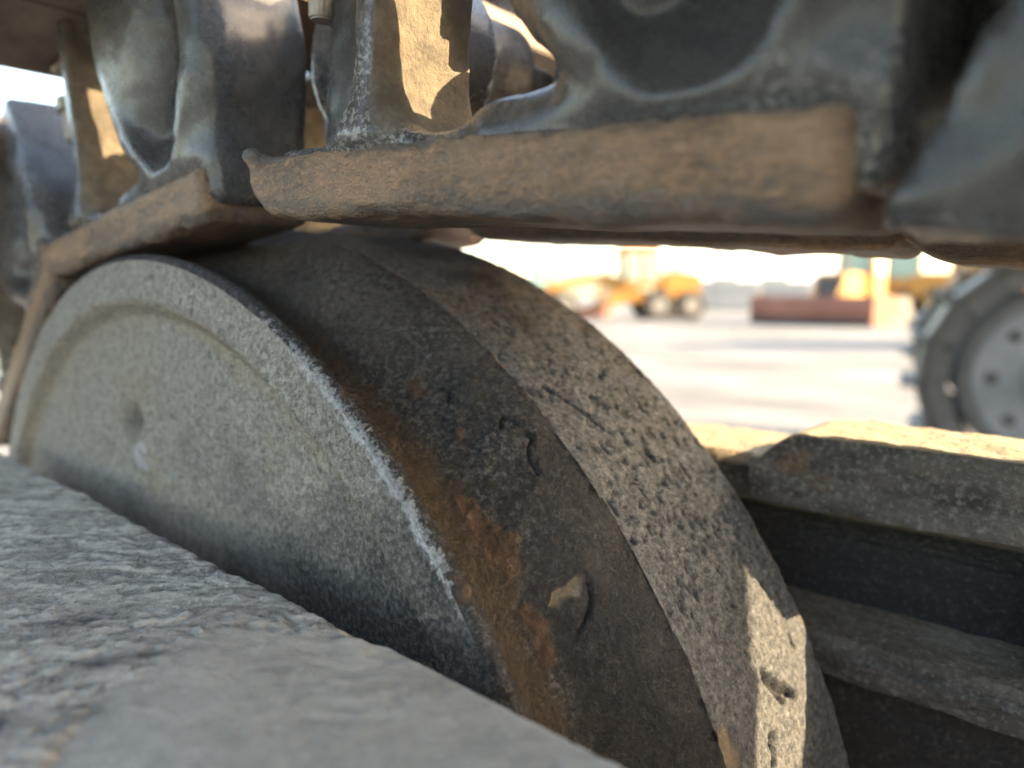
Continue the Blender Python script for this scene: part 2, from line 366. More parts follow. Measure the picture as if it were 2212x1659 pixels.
def in_poly(th, y, poly, soft=0.004):
    """soft mask of a polygon given in (theta, y)"""
    p = np.array(poly); m = np.zeros(len(th)); sel = (th > p[:, 0].min() - .02) & (th < p[:, 0].max() + .02) & (y > p[:, 1].min() - .02) & (y < p[:, 1].max() + .02)
    if not sel.any(): return m
    q = np.stack([th[sel], y[sel]], 1)
    q = q + 0.004 * np.stack([vnoise(np.stack([q[:, 0] * 90, q[:, 1] * 90, q[:, 0] * 0 + .5], 1), 3), vnoise(np.stack([q[:, 0] * 90, q[:, 1] * 90, q[:, 0] * 0 + 5.5], 1), 4)], 1)
    ins = np.zeros(len(q), bool); d = np.full(len(q), 9.0)
    for a, b in zip(p, np.roll(p, -1, 0)):
        c = ((a[1] > q[:, 1]) != (b[1] > q[:, 1])) & (q[:, 0] < (b[0] - a[0]) * (q[:, 1] - a[1]) / (b[1] - a[1] + 1e-12) + a[0]); ins ^= c
        ab = b - a; t = np.clip(((q - a) @ ab) / (ab @ ab + 1e-12), 0, 1); d = np.minimum(d, np.linalg.norm(q - a - t[:, None] * ab, axis=1))
    m[sel] = np.clip(0.5 + np.where(ins, d, -d) / soft, 0, 1); return m
def polyline(th, y, pts, wd):
    p = np.array(pts); m = np.zeros(len(th)); sel = (th > p[:, 0].min() - .02) & (th < p[:, 0].max() + .02) & (y > p[:, 1].min() - .02) & (y < p[:, 1].max() + .02)
    if not sel.any(): return m
    q = np.stack([th[sel], y[sel]], 1); d = np.full(len(q), 9.0)
    q = q + 0.0025 * np.stack([vnoise(np.stack([q[:, 0] * 150, q[:, 1] * 150, q[:, 0] * 0 + .5], 1), 8), vnoise(np.stack([q[:, 0] * 150, q[:, 1] * 150, q[:, 0] * 0 + 5.5], 1), 9)], 1)
    for a, b in zip(p[:-1], p[1:]):
        ab = b - a; t = np.clip(((q - a) @ ab) / (ab @ ab + 1e-12), 0, 1); d = np.minimum(d, np.linalg.norm(q - a - t[:, None] * ab, axis=1))
    m[sel] = np.clip(1 - d / wd, 0, 1); return m
RUST = [[(0.806, 0.096), (0.796, 0.114), (0.766, 0.109), (0.741, 0.118), (0.732, 0.127), (0.711, 0.121), (0.687, 0.113), (0.681, 0.099), (0.706, 0.093), (0.745, 0.094), (0.778, 0.088)],
        [(0.656, 0.105), (0.639, 0.112), (0.621, 0.115), (0.58, 0.110), (0.57, 0.096), (0.63, 0.098), (0.648, 0.092)],
        [(0.709, 0.002), (0.7, 0.016), (0.684, 0.014), (0.674, 0.008), (0.683, 0.0)],
        [(0.984, 0.126), (0.976, 0.137), (0.961, 0.135), (0.951, 0.141), (0.946, 0.132), (0.956, 0.12)],
        [(0.882, 0.137), (0.875, 0.144), (0.862, 0.132), (0.866, 0.127)], [(0.965, 0.005), (0.975, 0.018), (0.962, 0.02), (0.952, 0.005)]]
CHIP = [(0.656, 0.158), (0.649, 0.163), (0.632, 0.153), (0.638, 0.139), (0.629, 0.13), (0.64, 0.125), (0.65, 0.132), (0.649, 0.144)]
CRACKS = [([(0.861, 0.179), (0.844, 0.189), (0.83, 0.193), (0.816, 0.192), (0.81, 0.181), (0.795, 0.176), (0.774, 0.175)], .0021), ([(0.86, 0.178), (0.85, 0.17)], .003),
          ([(0.64, 0.163), (0.623, 0.158), (0.609, 0.149), (0.599, 0.138)], .0022), ([(0.944, 0.149), (0.933, 0.153), (0.917, 0.146)], .0022)]
FCRACK = [([(0.457, 0.36), (0.441, 0.373), (0.427, 0.389), (0.412, 0.413)], .009), ([(0.451, 0.354), (0.435, 0.367), (0.417, 0.379)], .006), ([(0.467, 0.455), (0.454, 0.457)], .004),
          ([(0.397, 0.324), (0.394, 0.335), (0.395, 0.322), (0.383, 0.319), (0.371, 0.312)], .006), ([(0.88, 0.26), (0.84, 0.29), (0.80, 0.31)], .004)]
def cyl3(th, y, s=1.0): return np.stack([np.cos(th) * s, y, np.sin(th) * s], 1)

def post_tread(th, y, r):
    P = cyl3(th, y)
    n1 = fbm(P, 14, 3, 1); n2 = fbm(P, 60, 3, 5); n3 = fbm(P, 130, 2, 9)
    edge_r = 0.104 + 0.010 * n1 + 0.007 * n2
    rust = sstep(0.012, 0.026, y + 0.004 * n2) * (1 - sstep(edge_r - 0.012, edge_r + 0.012, y)) * np.clip(0.95 + 0.4 * fbm(P, 40, 3, 21), 0, 1)
    sc = np.zeros(len(th))
    for p in RUST: sc = np.maximum(sc, in_poly(th, y, p, 0.005))
    chip = in_poly(th, y, CHIP, 0.0025); cr = np.zeros(len(th))
    for p, w_ in CRACKS: cr = np.maximum(cr, polyline(th, y, p, w_))
    worn_lit = np.clip(1 - y / 0.017 + .15 * n2, 0, 1)
    worn_lit = worn_lit * sstep(0.60, 0.72, th + 0.08 * n1) * (1 - sstep(1.02, 1.22, th + .08 * n1)) * (1 - sc)
    black = sstep(0.012, 0.016, y) * (1 - sstep(0.024, 0.034, y + 0.006 * n2))
    paint_shade = np.clip(black * 0.35 + (1 - sstep(0.55, 0.95, th + 0.15 * n1 - (y - .1) * 0.6)) * sstep(0.10, 0.13, y) * 0.92 + 0.6 * sstep(0.195, 0.21, y) * (1 - sstep(0.0, 1.1, th)) , 0, 1)
    ochre = np.clip(sstep(0.8, 1.2, th + 0.12 * n1) * (0.8 + 0.6 * fbm(P, 9, 3, 31)), 0, 1) * sstep(0.09, 0.13, y)
    calm = 0.15 + 0.85 * sstep(0.014, 0.03, y)
    dr = (0.0022 * n1 + 0.0016 * n2 + 0.0012 * n3) * calm + 0.005 * sc * (0.7 + 0.6 * n2) - 0.0035 * chip - 0.006 * np.clip(cr * 1.6, 0, 1)
    dr = dr + 0.003 * rust * np.clip(fbm(P, 90, 2, 44), 0, 1)
    return dr, 0 * y, dict(rust=rust, scale=sc, chip=chip, crack=np.clip(cr * 1.5 - .2, 0, 1), worn_lit=np.clip(worn_lit, 0, 1), paint_shade=paint_shade, ochre=ochre)
yt = np.linspace(0, 0.222, 110)
lathe(lambda u_: (yt[u_.astype(int)], np.interp(yt[u_.astype(int)], PY, PR)), len(yt), post_tread, 'running_tread', M['tread'])

pits = []
for _ in range(260):
    c = RNG.normal([0.60, 0.38], [0.16, 0.075]); pits.append((c[0], np.clip(c[1], .23, .50), RNG.uniform(.004, .011), RNG.uniform(.002, .0045), RNG.uniform(.3, 1)))
for _ in range(900): pits.append((RNG.uniform(.35, 1.3), RNG.uniform(.23, .5), RNG.uniform(.002, .006), RNG.uniform(.0018, .0036), RNG.uniform(.25, .7)))
def post_flange(th, y, r):
    P = cyl3(th, y); n1 = fbm(P, 12, 3, 2); n2 = fbm(P * np.array([1, 1.3, 1]), 45, 3, 6); n3 = fbm(P, 120, 2, 11)
    pit = np.zeros(len(th))
    for (a, b, sa, sb, dp) in pits:
        s_ = np.abs(th - a) < 3 * sa
        if not s_.any(): continue
        i = np.nonzero(s_)[0]; q = ((th[i] - a) / sa) ** 2 + ((y[i] - b) / sb) ** 2 + .8 * n2[i] + .6 * n3[i]
        pit[i] = np.maximum(pit[i], dp * np.exp(-np.clip(q, 0, 30)))
    pit = pit * sstep(0.42, 0.60, th)
    cr = np.zeros(len(th))
    for p, w_ in FCRACK: cr = np.maximum(cr, polyline(th, y, p, w_))
    chip = in_poly(th, y, [(0.449, 0.225), (0.441, 0.247), (0.413, 0.247), (0.38, 0.238), (0.38, 0.21)], .003)
    far = sstep(0.505, 0.512, y + .003 * n2)
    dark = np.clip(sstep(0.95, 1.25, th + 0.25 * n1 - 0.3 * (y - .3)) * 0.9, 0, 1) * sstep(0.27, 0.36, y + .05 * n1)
    ochre = np.clip(sstep(0.88, 1.1, th + 0.1 * n1) * (0.5 + 0.5 * fbm(P, 7, 3, 31)), 0, 1)
    sc = far * np.clip(.6 + .8 * n1, 0, 1)  # far edge coloured orange as if the sun caught it
    n4 = fbm(P * np.array([1, 1.5, 1]), 75, 2, 61)
    dr = 0.0012 * n1 + 0.0006 * n2 + 0.0011 * n3 + 0.0010 * np.abs(n4) - 0.010 * pit - 0.014 * np.clip(cr * 1.5, 0, 1) - 0.004 * chip
    return dr, 0 * y, dict(pit=np.clip(pit * 1.2, 0, 1), crack=np.clip(cr * 1.5 - .2, 0, 1), chip=chip, ochre=ochre, dark=dark, scale=sc)
yf = np.concatenate([np.linspace(0.2205, 0.505, 84), [.510, .515, .520, .524, .526, .526, .526]])
rf = np.concatenate([np.interp(yf[:84], PY, PR), [1.052, 1.048, 1.042, 1.033, 1.02, .9, .3]])
lathe(lambda u_: (yf[u_.astype(int)], rf[u_.astype(int)]), len(yf), post_flange, 'guide_flange', M['flange'])

def post_face(th, y, r):
    P = np.stack([np.cos(th) * r, y * 0, np.sin(th) * r], 1); n1 = fbm(P, 7, 3, 3); n2 = fbm(P, 50, 3, 7); n3 = fbm(P, 110, 2, 13)
    z = P[:, 2]
    ochre = np.clip(np.exp(-((r - .905) / .022) ** 2) * 1.1 * sstep(.35, .75, z) + 0.55 * sstep(0.2, .8, n1 + 0.4 * sstep(.6, .88, z)) * (r < .9), 0, 1)
    ochre = np.maximum(ochre, 0.9 * np.exp(-(((P[:, 0] + .02) / .03) ** 2 + ((z - .62) / .10) ** 2)))
    paint_shade = np.clip((1 - sstep(.44, .78, z + .10 * n1 - .30 * (P[:, 0] - .36) + 0.03 * n2)) * 0.98, 0, 1)  # exposed black paint plus shade of the gap below, both as colour
    paint_shade = np.maximum(paint_shade, 0.8 * np.exp(-(((P[:, 0] + .10) / .035) ** 2 + ((z - .70) / .03) ** 2)))  # dark of the small pit, put into the colour
    worn_lit = np.clip((r - .968) / .022, 0, 1) * sstep(0.60, 0.72, th) * (1 - sstep(1.0, 1.2, th))
    worn_lit = np.maximum(worn_lit, 1.15 * np.exp(-(((P[:, 0] + .05) / .045) ** 2 + ((z - .65) / .032) ** 2)))
    dy = 0.002 * n1 + 0.0012 * n2 + 0.0010 * n3
    dy = dy * (1 - sstep(.985, .99, r))
    dy = dy + 0.02 * np.exp(-(((P[:, 0] + .09) / .03) ** 2 + ((z - .71) / .03) ** 2)) - 0.012 * np.exp(-(((P[:, 0] + .05) / .03) ** 2 + ((z - .65) / .03) ** 2))
    return 0 * r, dy, dict(ochre=ochre, paint_shade=paint_shade, worn_lit=np.clip(worn_lit, 0, 1))
rr = np.concatenate([[.0, .2], np.linspace(.40, .885, 70), np.linspace(.892, .932, 12), np.linspace(.94, .990, 12)])
def face_y(r): return 0.022 * (1 - sstep(.894, .928, r)) - 0.004 * np.exp(-((r - .935) / .02) ** 2)
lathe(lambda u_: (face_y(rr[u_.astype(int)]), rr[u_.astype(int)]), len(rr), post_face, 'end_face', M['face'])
def tube_mesh(name, r, y0, y1, n=48, bev=0.01):
    prof = [(0, y0), (r - bev, y0), (r, y0 + bev), (r, y1 - bev), (r - bev, y1), (0, y1)]
    a = np.linspace(0, 2 * math.pi, n, endpoint=False); V = np.array([(p[0] * math.cos(t), p[1], p[0] * math.sin(t)) for t in a for p in prof]); m = len(prof)
    F = [(i * m + j, i * m + j + 1, ((i + 1) % n) * m + j + 1, ((i + 1) % n) * m + j) for i in range(n) for j in range(m - 1)]
    return np_mesh(name, V, F, False)
link('shaft', tube_mesh('shaft', 0.33, 0.527, 0.70), roller, M['pin'])

# ------------------------------------------------------------------ track links
def f_rail(P):
    d = sd_box(P, (0.0, 0.0, 0.0), (0.735, 0.178, 0.076), 0.018)
    d = smax(d, -(sd_cyl_y(P, 0.36, -0.60, 0.603, -0.1, 0.3)), 0.01)
    # worn hook on the lip and a rounded lower corner
    d = smin(d, sd_ell(P, (0.012, 0.004, 0.076), (0.02, 0.012, 0.010)), 0.01)
    d = smax(d, (0.03 - P[:, 0]) * 0.6 + (0.022 - P[:, 2]) * 0.8 - 0.008, 0.02)
    d = smax(d, -(P[:, 1] * 0.7 + P[:, 2] * 0.7 - 0.006), 0.01)
    return d
def f_body(P):
    x, y, z = P.T
    d = sd_box(P, (0.03, 0.020, 0.045), (0.72, 0.170, 0.088), 0.02)
    strut = sd_box(P, (0.203, 0.012, 0.03), (0.243, 0.158, 0.50), 0.010)
    d = smin(d, strut, 0.085)
    boss = sd_cyl_y(P, 0.60, 0.255, 0.165, 0.014, 0.172, 0.025)
    boss = smin(boss, sd_torus_y(P, 0.60, 0.030, 0.255, 0.135, 0.034), 0.02)
    boss = smin(boss, sd_seg(P, (0.47, 0.09, 0.24), (0.47, 0.09, 0.60), 0.06, 0.085), 0.05)
    d = smin(d, boss, 0.045)
    end = smax(sd_box(P, (0.55, 0.014, 0.02), (0.95, 0.170, 0.60), 0.02), x - 0.748 - 0.05 * z, 0.02)
    d = smin(d, end, 0.03)
    d = smax(d, -sd_ell(P, (0.608, 0.005, 0.275), (0.098, 0.07, 0.180)), 0.022)
    # bulge with a seam on the boss's inner shoulder
    # gusset where the boss meets the rail
    d = smin(d, sd_seg(P, (0.40, 0.06, 0.085), (0.70, 0.06, 0.09), 0.035, 0.045), 0.03)
    # inner eye, joggled inwards
    eye = sd_cyl_y(P, -0.02, 0.255, 0.135, 0.186, 0.345, 0.02)
    d = smin(d, eye, 0.02)
    d = smin(d, sd_box(P, (0.02, 0.10, 0.05), (0.17, 0.21, 0.30), 0.02), 0.04)
    d = smin(d, sd_box(P, (0.02, 0.05, 0.425), (0.74, 0.17, 0.45), 0.01), 0.02)
    d = smax(d, -sd_box(P, (-0.3, -0.3, -0.1), (0.72, 0.014, 0.078), 0.0), 0.012)
    d = smax(d, -sd_box(P, (0.262, -0.05, 0.105), (0.385, 0.40, 0.415), 0.055), 0.02)
    d = smin(d, sd_ell(P, (0.490, 0.055, 0.43), (0.150, 0.072, 0.29)), 0.018)
    d = smax(d, -sd_seg(P, (0.525, -0.022, 0.29), (0.52, -0.022, 0.62), 0.008, 0.015), 0.010)
    return d
def build_sdf(f, lo, hi, h, name, disp, attr_fn=None):
    V, F = surface_nets(f, lo, hi, h); Nn = sdf_normals(f, V)
    V2 = V + Nn * disp(V)[:, None]
    return V2, F, (attr_fn(V, Nn) if attr_fn else {})
def d_rail(V):
    q = V * np.array([0.6, 1, 1]); n = fbm(q, 30, 3, 3)
    lip = sstep(0.055, 0.075, V[:, 2]); low = 1 - sstep(0.005, 0.03, V[:, 2])
    return 0.0015 * fbm(q, 12, 2, 1) + 0.0012 * n + 0.004 * lip * fbm(V, 45, 2, 8) * (V[:, 1] < .05) + 0.004 * low * fbm(q, 40, 3, 15) * (V[:, 1] < .03)
def a_rail(V, Nn):
    n = fbm(V * np.array([.6, 1, 1]), 26, 3, 12)
    e = np.clip((1 - sstep(0.012, 0.028, V[:, 2] + .012 * n)) * .8 + .8 * sstep(.068, .078, V[:, 2] + .006 * n) , 0, 1)
    return dict(edge=e * np.clip(.75 + .6 * n, 0, 1))
Vr, Fr, Ar = build_sdf(f_rail, (-.03, -.03, -.03), (.77, .21, .12), .0062, 'rail', d_rail, a_rail)
Vb, Fb, Ab = build_sdf(f_body, (-.22, -.06, .0), (.86, .37, .50), .0085, 'link_body', lambda V: 0.0022 * fbm(V, 10, 3, 4) + 0.0012 * fbm(V, 50, 3, 14),
    lambda V, Nn: dict(dust=np.maximum(sstep(.35, .7, Nn[:, 0]) * (V[:, 0] < .33) * (V[:, 0] > .12), sstep(.3, .7, Nn[:, 2]) * (V[:, 2] < .2) * (V[:, 1] > .05) * (V[:, 0] < .45))))
def mirror(V, F):
    V = V.copy(); V[:, 1] = 0.68 - V[:, 1]; return V, F[:, ::-1]
ME = dict(rail=np_mesh('rail', Vr, Fr, True, K, Ar), body=np_mesh('link_body', Vb, Fb, True, K, Ab))
v_, f_ = mirror(Vr, Fr); ME['rail_m'] = np_mesh('rail_mirror', v_, f_, True, K, Ar)
v_, f_ = mirror(Vb, Fb); ME['body_m'] = np_mesh('link_body_mirror', v_, f_, True, K, Ab)
for k in ('rail', 'rail_m'): ME[k].materials.append(M['rail'])
for k in ('body', 'body_m'): ME[k].materials.append(M['casting'])
def nut_mesh(name, R, h, bolt=True):
    bm = bmesh.new()
    for (rad, z0, z1, seg) in ((R * 1.25, 0.72 * h, h, 32), (R, 0.12 * h, 0.72 * h, 6), (R * 0.55, -0.25 * h, 0.12 * h, 20)):
        r_ = bmesh.ops.create_cone(bm, cap_ends=True, segments=seg, radius1=rad, radius2=rad, depth=z1 - z0)
        bmesh.ops.translate(bm, verts=r_['verts'], vec=(0, 0, (z0 + z1) / 2))
    bmesh.ops.bevel(bm, geom=[e for e in bm.edges if e.is_manifold and e.calc_face_angle(0) > .6], offset=R * .08, segments=2, affect='EDGES')
    for v in bm.verts: v.co *= K
    me = bpy.data.meshes.new(name); bm.to_mesh(me); bm.free(); me.materials.append(M['nut']); return me
NUT = nut_mesh('nut', 0.034, 0.10)
def make_link(mir, label, group):
    t = thing('track_link', label, 'track link', group=group); s_ = '_m' if mir else ''
    rl = link('rail', ME['rail' + s_], t); rl.scale.x = 1.055 if mir else 1.0; link('link_body', ME['body' + s_], t)
    for x, y, z in ((0.02, 0.10, 0.285), (0.345, 0.20, 0.27)):
        o = link('nut', NUT, t); o.location = (x * K, (0.68 - y if mir else y) * K, z * K)
    return t
NEAR = [(-0.985, 0.512, 37.0), (-0.462, 0.9625, math.degrees(math.atan(.1064))), (0.385, 1.0315, math.degrees(math.atan(-.0745))), (1.150, 0.966, -5.0), (1.925, 0.90, -4.0), (2.70, 0.85, -3.0), (3.47, .81, -2.0)]
LN = ['rusty steep track link at the far left, hanging beside the roller', 'track link resting on the roller with slanted rust brown rail and bulging black boss',
      'largest track link with long level rust brown rail and sunlit strut above the roller', 'blurred dark grey track link at the upper right beside the black gap',
      'track link out to the right of the blurred grey one in the near row', 'sixth track link of the near chain row', 'seventh track link of the near chain row']
LF = ['dark track link of the hidden far row behind the steep left link', 'dark track link of the far row behind the slanted rail', 'far row track link whose underside shows below the long level rail',
      'far row track link with curved rusty end under the blurred grey link', 'fifth track link of the far chain row', 'sixth track link of the far chain row', 'seventh track link of the far chain row']
for mir, labs, grp in ((False, LN, 'links of the near chain row'), (True, LF, 'links of the far chain row')):
    proto = make_link(mir, labs[0], grp)
    for i, (s0, z0, a) in enumerate(NEAR):
        o = proto if i == 0 else copy_tree(proto)
        o['label'] = labs[i]; o.location = ((s0 - 0.13 * mir) * K, 0, (z0 + 0.01 * mir * (i > 1)) * K); o.rotation_euler = (0, -math.radians(a), 0)
def f_side(P):
    d = sd_box(P, (-0.05, 0.003, 0.003), (0.74, 0.12, 0.55), 0.012)
    d = smax(d, (-P[:, 0] - 0.012 + 0.40 * (P[:, 2] - 0.025)) * .93, 0.012)
    d = smax(d, -sd_ell(P, (0.52, -0.04, 0.26), (0.14, 0.06, 0.14)), 0.03)
    return d
V_, F_, A_ = build_sdf(f_side, (-.1, -.04, -.03), (.79, .16, .59), .0115, 'side_plate', lambda V: 0.005 * fbm(V, 14, 3, 4) + 0.0035 * fbm(V, 45, 3, 14))
l4 = [o for o in COL.objects if o.get('label') == LN[3]][0]
[c for c in l4.children if c.name.startswith('rail')][0].location.x = 0.06 * K
link('side_plate', np_mesh('side_plate', V_, F_, True), l4, M['casting'])
# pins with their bushings at the joints
BUSH = tube_mesh('bushing', 0.085, 0.19, 0.49); PIN = tube_mesh('pin', 0.05, 0.17, 0.51)
BUSH.materials.append(M['pin']); PIN.materials.append(M['pin'])
for i, (s0, z0, a) in enumerate(NEAR):
    r = math.radians(a); x = s0 - 0.02 * math.cos(r) - 0.275 * math.sin(r); z = z0 - 0.02 * math.sin(r) + 0.275 * math.cos(r)
    t = thing('track_pin', ['steel pin joining the leftmost links', 'steel pin behind the bulging boss on the slanted link', 'steel pin behind the strut of the level link', 'steel pin at the black gap on the right',
                            'fifth steel chain pin', 'sixth steel chain pin', 'seventh steel chain pin'][i], 'track pin', (x * K, 0, z * K), group='pins joining the chain links')
    link('pin', PIN, t); link('bushing', BUSH, t)

# ------------------------------------------------------------------ track shoes on top of the links (plates notched in the middle, one grouser each)
def boxes_mesh(name, boxes, mat=None, scale=K, bev=0.0, smooth=False):
    bm = bmesh.new()
    for lo, hi in boxes:
        r_ = bmesh.ops.create_cube(bm, size=1.0)
        for v in r_['verts']: v.co = Vector([(lo[i] + hi[i]) / 2 + v.co[i] * (hi[i] - lo[i]) for i in range(3)])
    if bev: bmesh.ops.bevel(bm, geom=list(bm.edges), offset=bev, segments=2, affect='EDGES')
    for v in bm.verts: v.co *= scale
    me = bpy.data.meshes.new(name); bm.to_mesh(me); bm.free()
    if mat: me.materials.append(mat)
    return me
Y0, Y1 = -0.50, 1.36  # overhang sized for the shade it casts
PLATE = boxes_mesh('plate', [((.28, Y0, .452), (.58, Y1, .49)), ((-.06, Y0, .452), (.28, .12, .49)), ((-.06, .58, .452), (.28, Y1, .49)), ((.58, Y0, .452), (.70, .10, .49)), ((.58, .58, .452), (.70, Y1, .49))], M['shoe'], bev=.004)  # centre notches shaped to let sun through to the link struts
GROUS = boxes_mesh('grouser', [((.50, Y0, .49), (.55, Y1, .69))], M['shoe'], bev=.008)
for i, (s0, z0, a) in enumerate(NEAR):
    t = thing('track_shoe', ['brown track shoe bolted over the steep left link', 'brown track shoe with its underside showing at the top left corner', 'track shoe above the level link', 'track shoe above the blurred grey link',
                             'fifth track shoe of the upper chain', 'sixth track shoe of the upper chain', 'seventh track shoe of the upper chain'][i], 'track shoe', (s0 * K, 0, z0 * K), (0, -math.radians(a), 0), 'shoes bolted along the chain')
    link('plate', PLATE, t); link('grouser', GROUS, t)
    if i == 4: t.location.y = -0.02 * K  # slid inward so sun reaches the roller's far rim

# ------------------------------------------------------------------ near frame beam (foreground slab)
def slab():
    S = np.concatenate([np.linspace(-.68, 1.15, 620), np.linspace(1.16, 3.2, 80)]); Y = np.linspace(0, 1, 240)
    s_, u_ = [q.ravel() for q in np.meshgrid(S, Y, indexing='ij')]
    q0 = np.stack([s_, s_ * 0, s_ * 0], 1)
    rag = 0.003 * fbm(q0, 9, 3, 5) + 0.0045 * np.abs(fbm(q0, 55, 3, 6)); rag = rag * (1 - .75 * sstep(.66, .74, s_))
    yb = -0.080 + rag - 0.012 * sstep(.70, .74, s_) * 0
    y = yb + (-0.80 - yb) * u_ ** 1.3
    P = np.stack([s_, y, s_ * 0], 1); n1 = fbm(P, 5, 3, 1); Q = np.stack([(.75 * s_ + .66 * y) * .32 + .012 * fbm(P, 25, 2, 77), (-.66 * s_ + .75 * y) * 1.3 + .012 * fbm(P, 25, 2, 78), s_ * 0], 1); n2 = fbm(Q, 70, 4, 2, .72) * (.45 + .55 * np.clip(.5 + fbm(P, 9, 2, 79), 0, 1.4)); n3 = fbm(P, 105, 2, 3)
    # a smoother plate to the right of a slanting step
    ridge = np.interp(y, [-.8, -.35, -.29, -.23, -.173, -.155, -.083, 0], [.95, .71, .635, .61, .60, .60, .73, .80]) + .012 * n1 + .004 * n2
    plate = sstep(-.008, .02, s_ - ridge)
    z = 0.604 + 0.0016 * n1 + (0.0012 * n2 + 0.0011 * n3) * (1 - .72 * plate) + 0.012 * plate * 0 - 0.0035 * sstep(-.27, -.34, y) * sstep(-.006, .012, s_ - ridge)
    z = z - 0.02 * np.clip(-.45 - s_, 0, 1) - 0.012 * np.exp(-u_ / .012) * (1 - plate) + .0
    def blot(a, b, wa, wb): t_ = .49 * (s_ - a) + .87 * (y - b); n_ = -.87 * (s_ - a) + .49 * (y - b); return np.exp(-((t_ / wa) ** 2 + (n_ / wb) ** 2))
    stain = np.clip((1.3 * blot(.474, -.262, .055, .020) + 1.2 * blot(.588, -.272, .06, .020) + 1.1 * blot(.632, -.345, .06, .016)) * (.75 + .7 * fbm(P, 30, 3, 55)), 0, 1)
    worn_lit = np.clip(0 * s_ + np.exp(-u_ / .015) * .8 * sstep(.85, .95, s_), 0, 1)  # light on the back edge toward the right, painted as a pale tone
    V = [np.stack([s_, y, z], 1)]; nS, nY = len(S), len(Y)
    i, j = [q.ravel() for q in np.meshgrid(np.arange(nS - 1), np.arange(nY - 1), indexing='ij')]
    F = [np.stack([i * nY + j, i * nY + j + 1, (i + 1) * nY + j + 1, (i + 1) * nY + j], 1)]
    # back and front skirts, ends, bottom
    base = nS * nY; b_top = np.arange(nS) * nY; f_top = b_top + nY - 1; tv = V[0]
    low_b = tv[b_top] * np.array([1, 1, 0]) + np.array([0, .004, -0.9]); low_f = tv[f_top] * np.array([1, 1, 0]) + np.array([0, 0, -0.9])
    V += [low_b, low_f]; bl = base + np.arange(nS); fl = base + nS + np.arange(nS); k = np.arange(nS - 1)
    F += [np.stack([b_top[k], b_top[k + 1], bl[k + 1], bl[k]], 1), np.stack([f_top[k + 1], f_top[k], fl[k], fl[k + 1]], 1), np.stack([bl[k], bl[k + 1], fl[k + 1], fl[k]], 1)]
    ends = []
    for col, flip in ((0, False), (nS - 1, True)):
        ids = col * nY + np.arange(nY); lo = [bl[col]] + [fl[col]] * (nY - 1)
        e = np.stack([ids[:-1], np.array(lo)[:-1], np.array(lo)[1:], ids[1:]], 1); ends.append(e[:, ::-1] if flip else e)
    F += ends
    nV = sum(len(v) for v in V); pad = nV - base
    ex = lambda a: np.concatenate([a, np.zeros(pad)])
    return np_mesh('top_plate', np.concatenate(V), np.concatenate(F), True, K, dict(stain=ex(stain), worn_lit=ex(worn_lit), plate=ex(plate), grain=ex(np.clip(.5 + .55 * n2 + .25 * n3, 0, 1))), sharp=50)
tag(link('frame_beam', slab(), None, M['slab']), 'rough pale grey steel frame beam in the foreground, lower left of the roller', 'frame beam')

# ------------------------------------------------------------------ far frame beam
def extrude_profile(prof, s0, s1, ns, disp, attr, name, mat, shear=None, parent=None):
    prof = np.array(prof); seg = []
    for a, b in zip(prof, np.roll(prof, -1, 0)):
        n = max(2, int(np.linalg.norm(b - a) / .012)); seg.append(a + (b - a) * np.linspace(0, 1, n, endpoint=False)[:, None])
    Q = np.concatenate(seg); m = len(Q); S = np.linspace(s0, s1, ns)
    tg = np.roll(Q, -1, 0) - np.roll(Q, 1, 0); Nn = np.stack([tg[:, 1], -tg[:, 0]], 1); Nn /= np.linalg.norm(Nn, axis=1)[:, None] + 1e-9
    area = 0.5 * np.sum(Q[:, 0] * np.roll(Q[:, 1], -1) - np.roll(Q[:, 0], -1) * Q[:, 1])
    if area < 0: Nn = -Nn
    V = np.zeros((ns, m, 3)); V[:, :, 0] = S[:, None]; V[:, :, 1] = Q[:, 0]; V[:, :, 2] = Q[:, 1]
    V = V.reshape(-1, 3); NN = np.tile(Nn, (ns, 1)); at = attr(V, NN)
    d = disp(V); V[:, 1] += NN[:, 0] * d; V[:, 2] += NN[:, 1] * d
    if shear is not None: V = shear(V)
    i, j = [q.ravel() for q in np.meshgrid(np.arange(ns - 1), np.arange(m), indexing='ij')]; j2 = (j + 1) % m
    F = np.stack([i * m + j, i * m + j2, (i + 1) * m + j2, (i + 1) * m + j], 1)
    if area < 0: F = F[:, ::-1]
    caps = []
    for row, fl in ((0, False), (ns - 1, True)):
        c = len(V); V = np.concatenate([V, V[row * m:(row + 1) * m].mean(0)[None]])
        at = {k: np.concatenate([v, [0]]) for k, v in at.items()}
        e = np.stack([row * m + (np.arange(m) + 1) % m, row * m + np.arange(m), np.full(m, c), np.full(m, c)], 1); caps.append(e[:, ::-1] if fl ^ (area < 0) else e)
    bm = bmesh.new(); me = np_mesh(name, V, F, True, K, at)
    bm.from_mesh(me); bm.verts.ensure_lookup_table()
    for e in caps:
        for q in e:
            ids = list(dict.fromkeys(int(z) for z in q))
            try: bm.faces.new([bm.verts[z] for z in ids])
            except ValueError: pass
    bmesh.ops.recalc_face_normals(bm, faces=bm.faces); bm.to_mesh(me); bm.free(); me.set_sharp_from_angle(angle=math.radians(38))
    return link(name, me, parent, mat)
fb = thing('frame_beam', 'dark stepped frame beam with sunlit tan top at the right, behind the roller', 'frame beam')
def d_beam(V): return 0.0035 * fbm(V * np.array([.6, 1, 1]), 7, 3, 2) + 0.002 * fbm(V, 36, 3, 6)
def a_beam(V, NN): return dict(dust=sstep(.4, .8, NN[:, 1]), black=sstep(.62, .655, V[:, 1]) * (V[:, 1] < .74) * (V[:, 2] < .60))
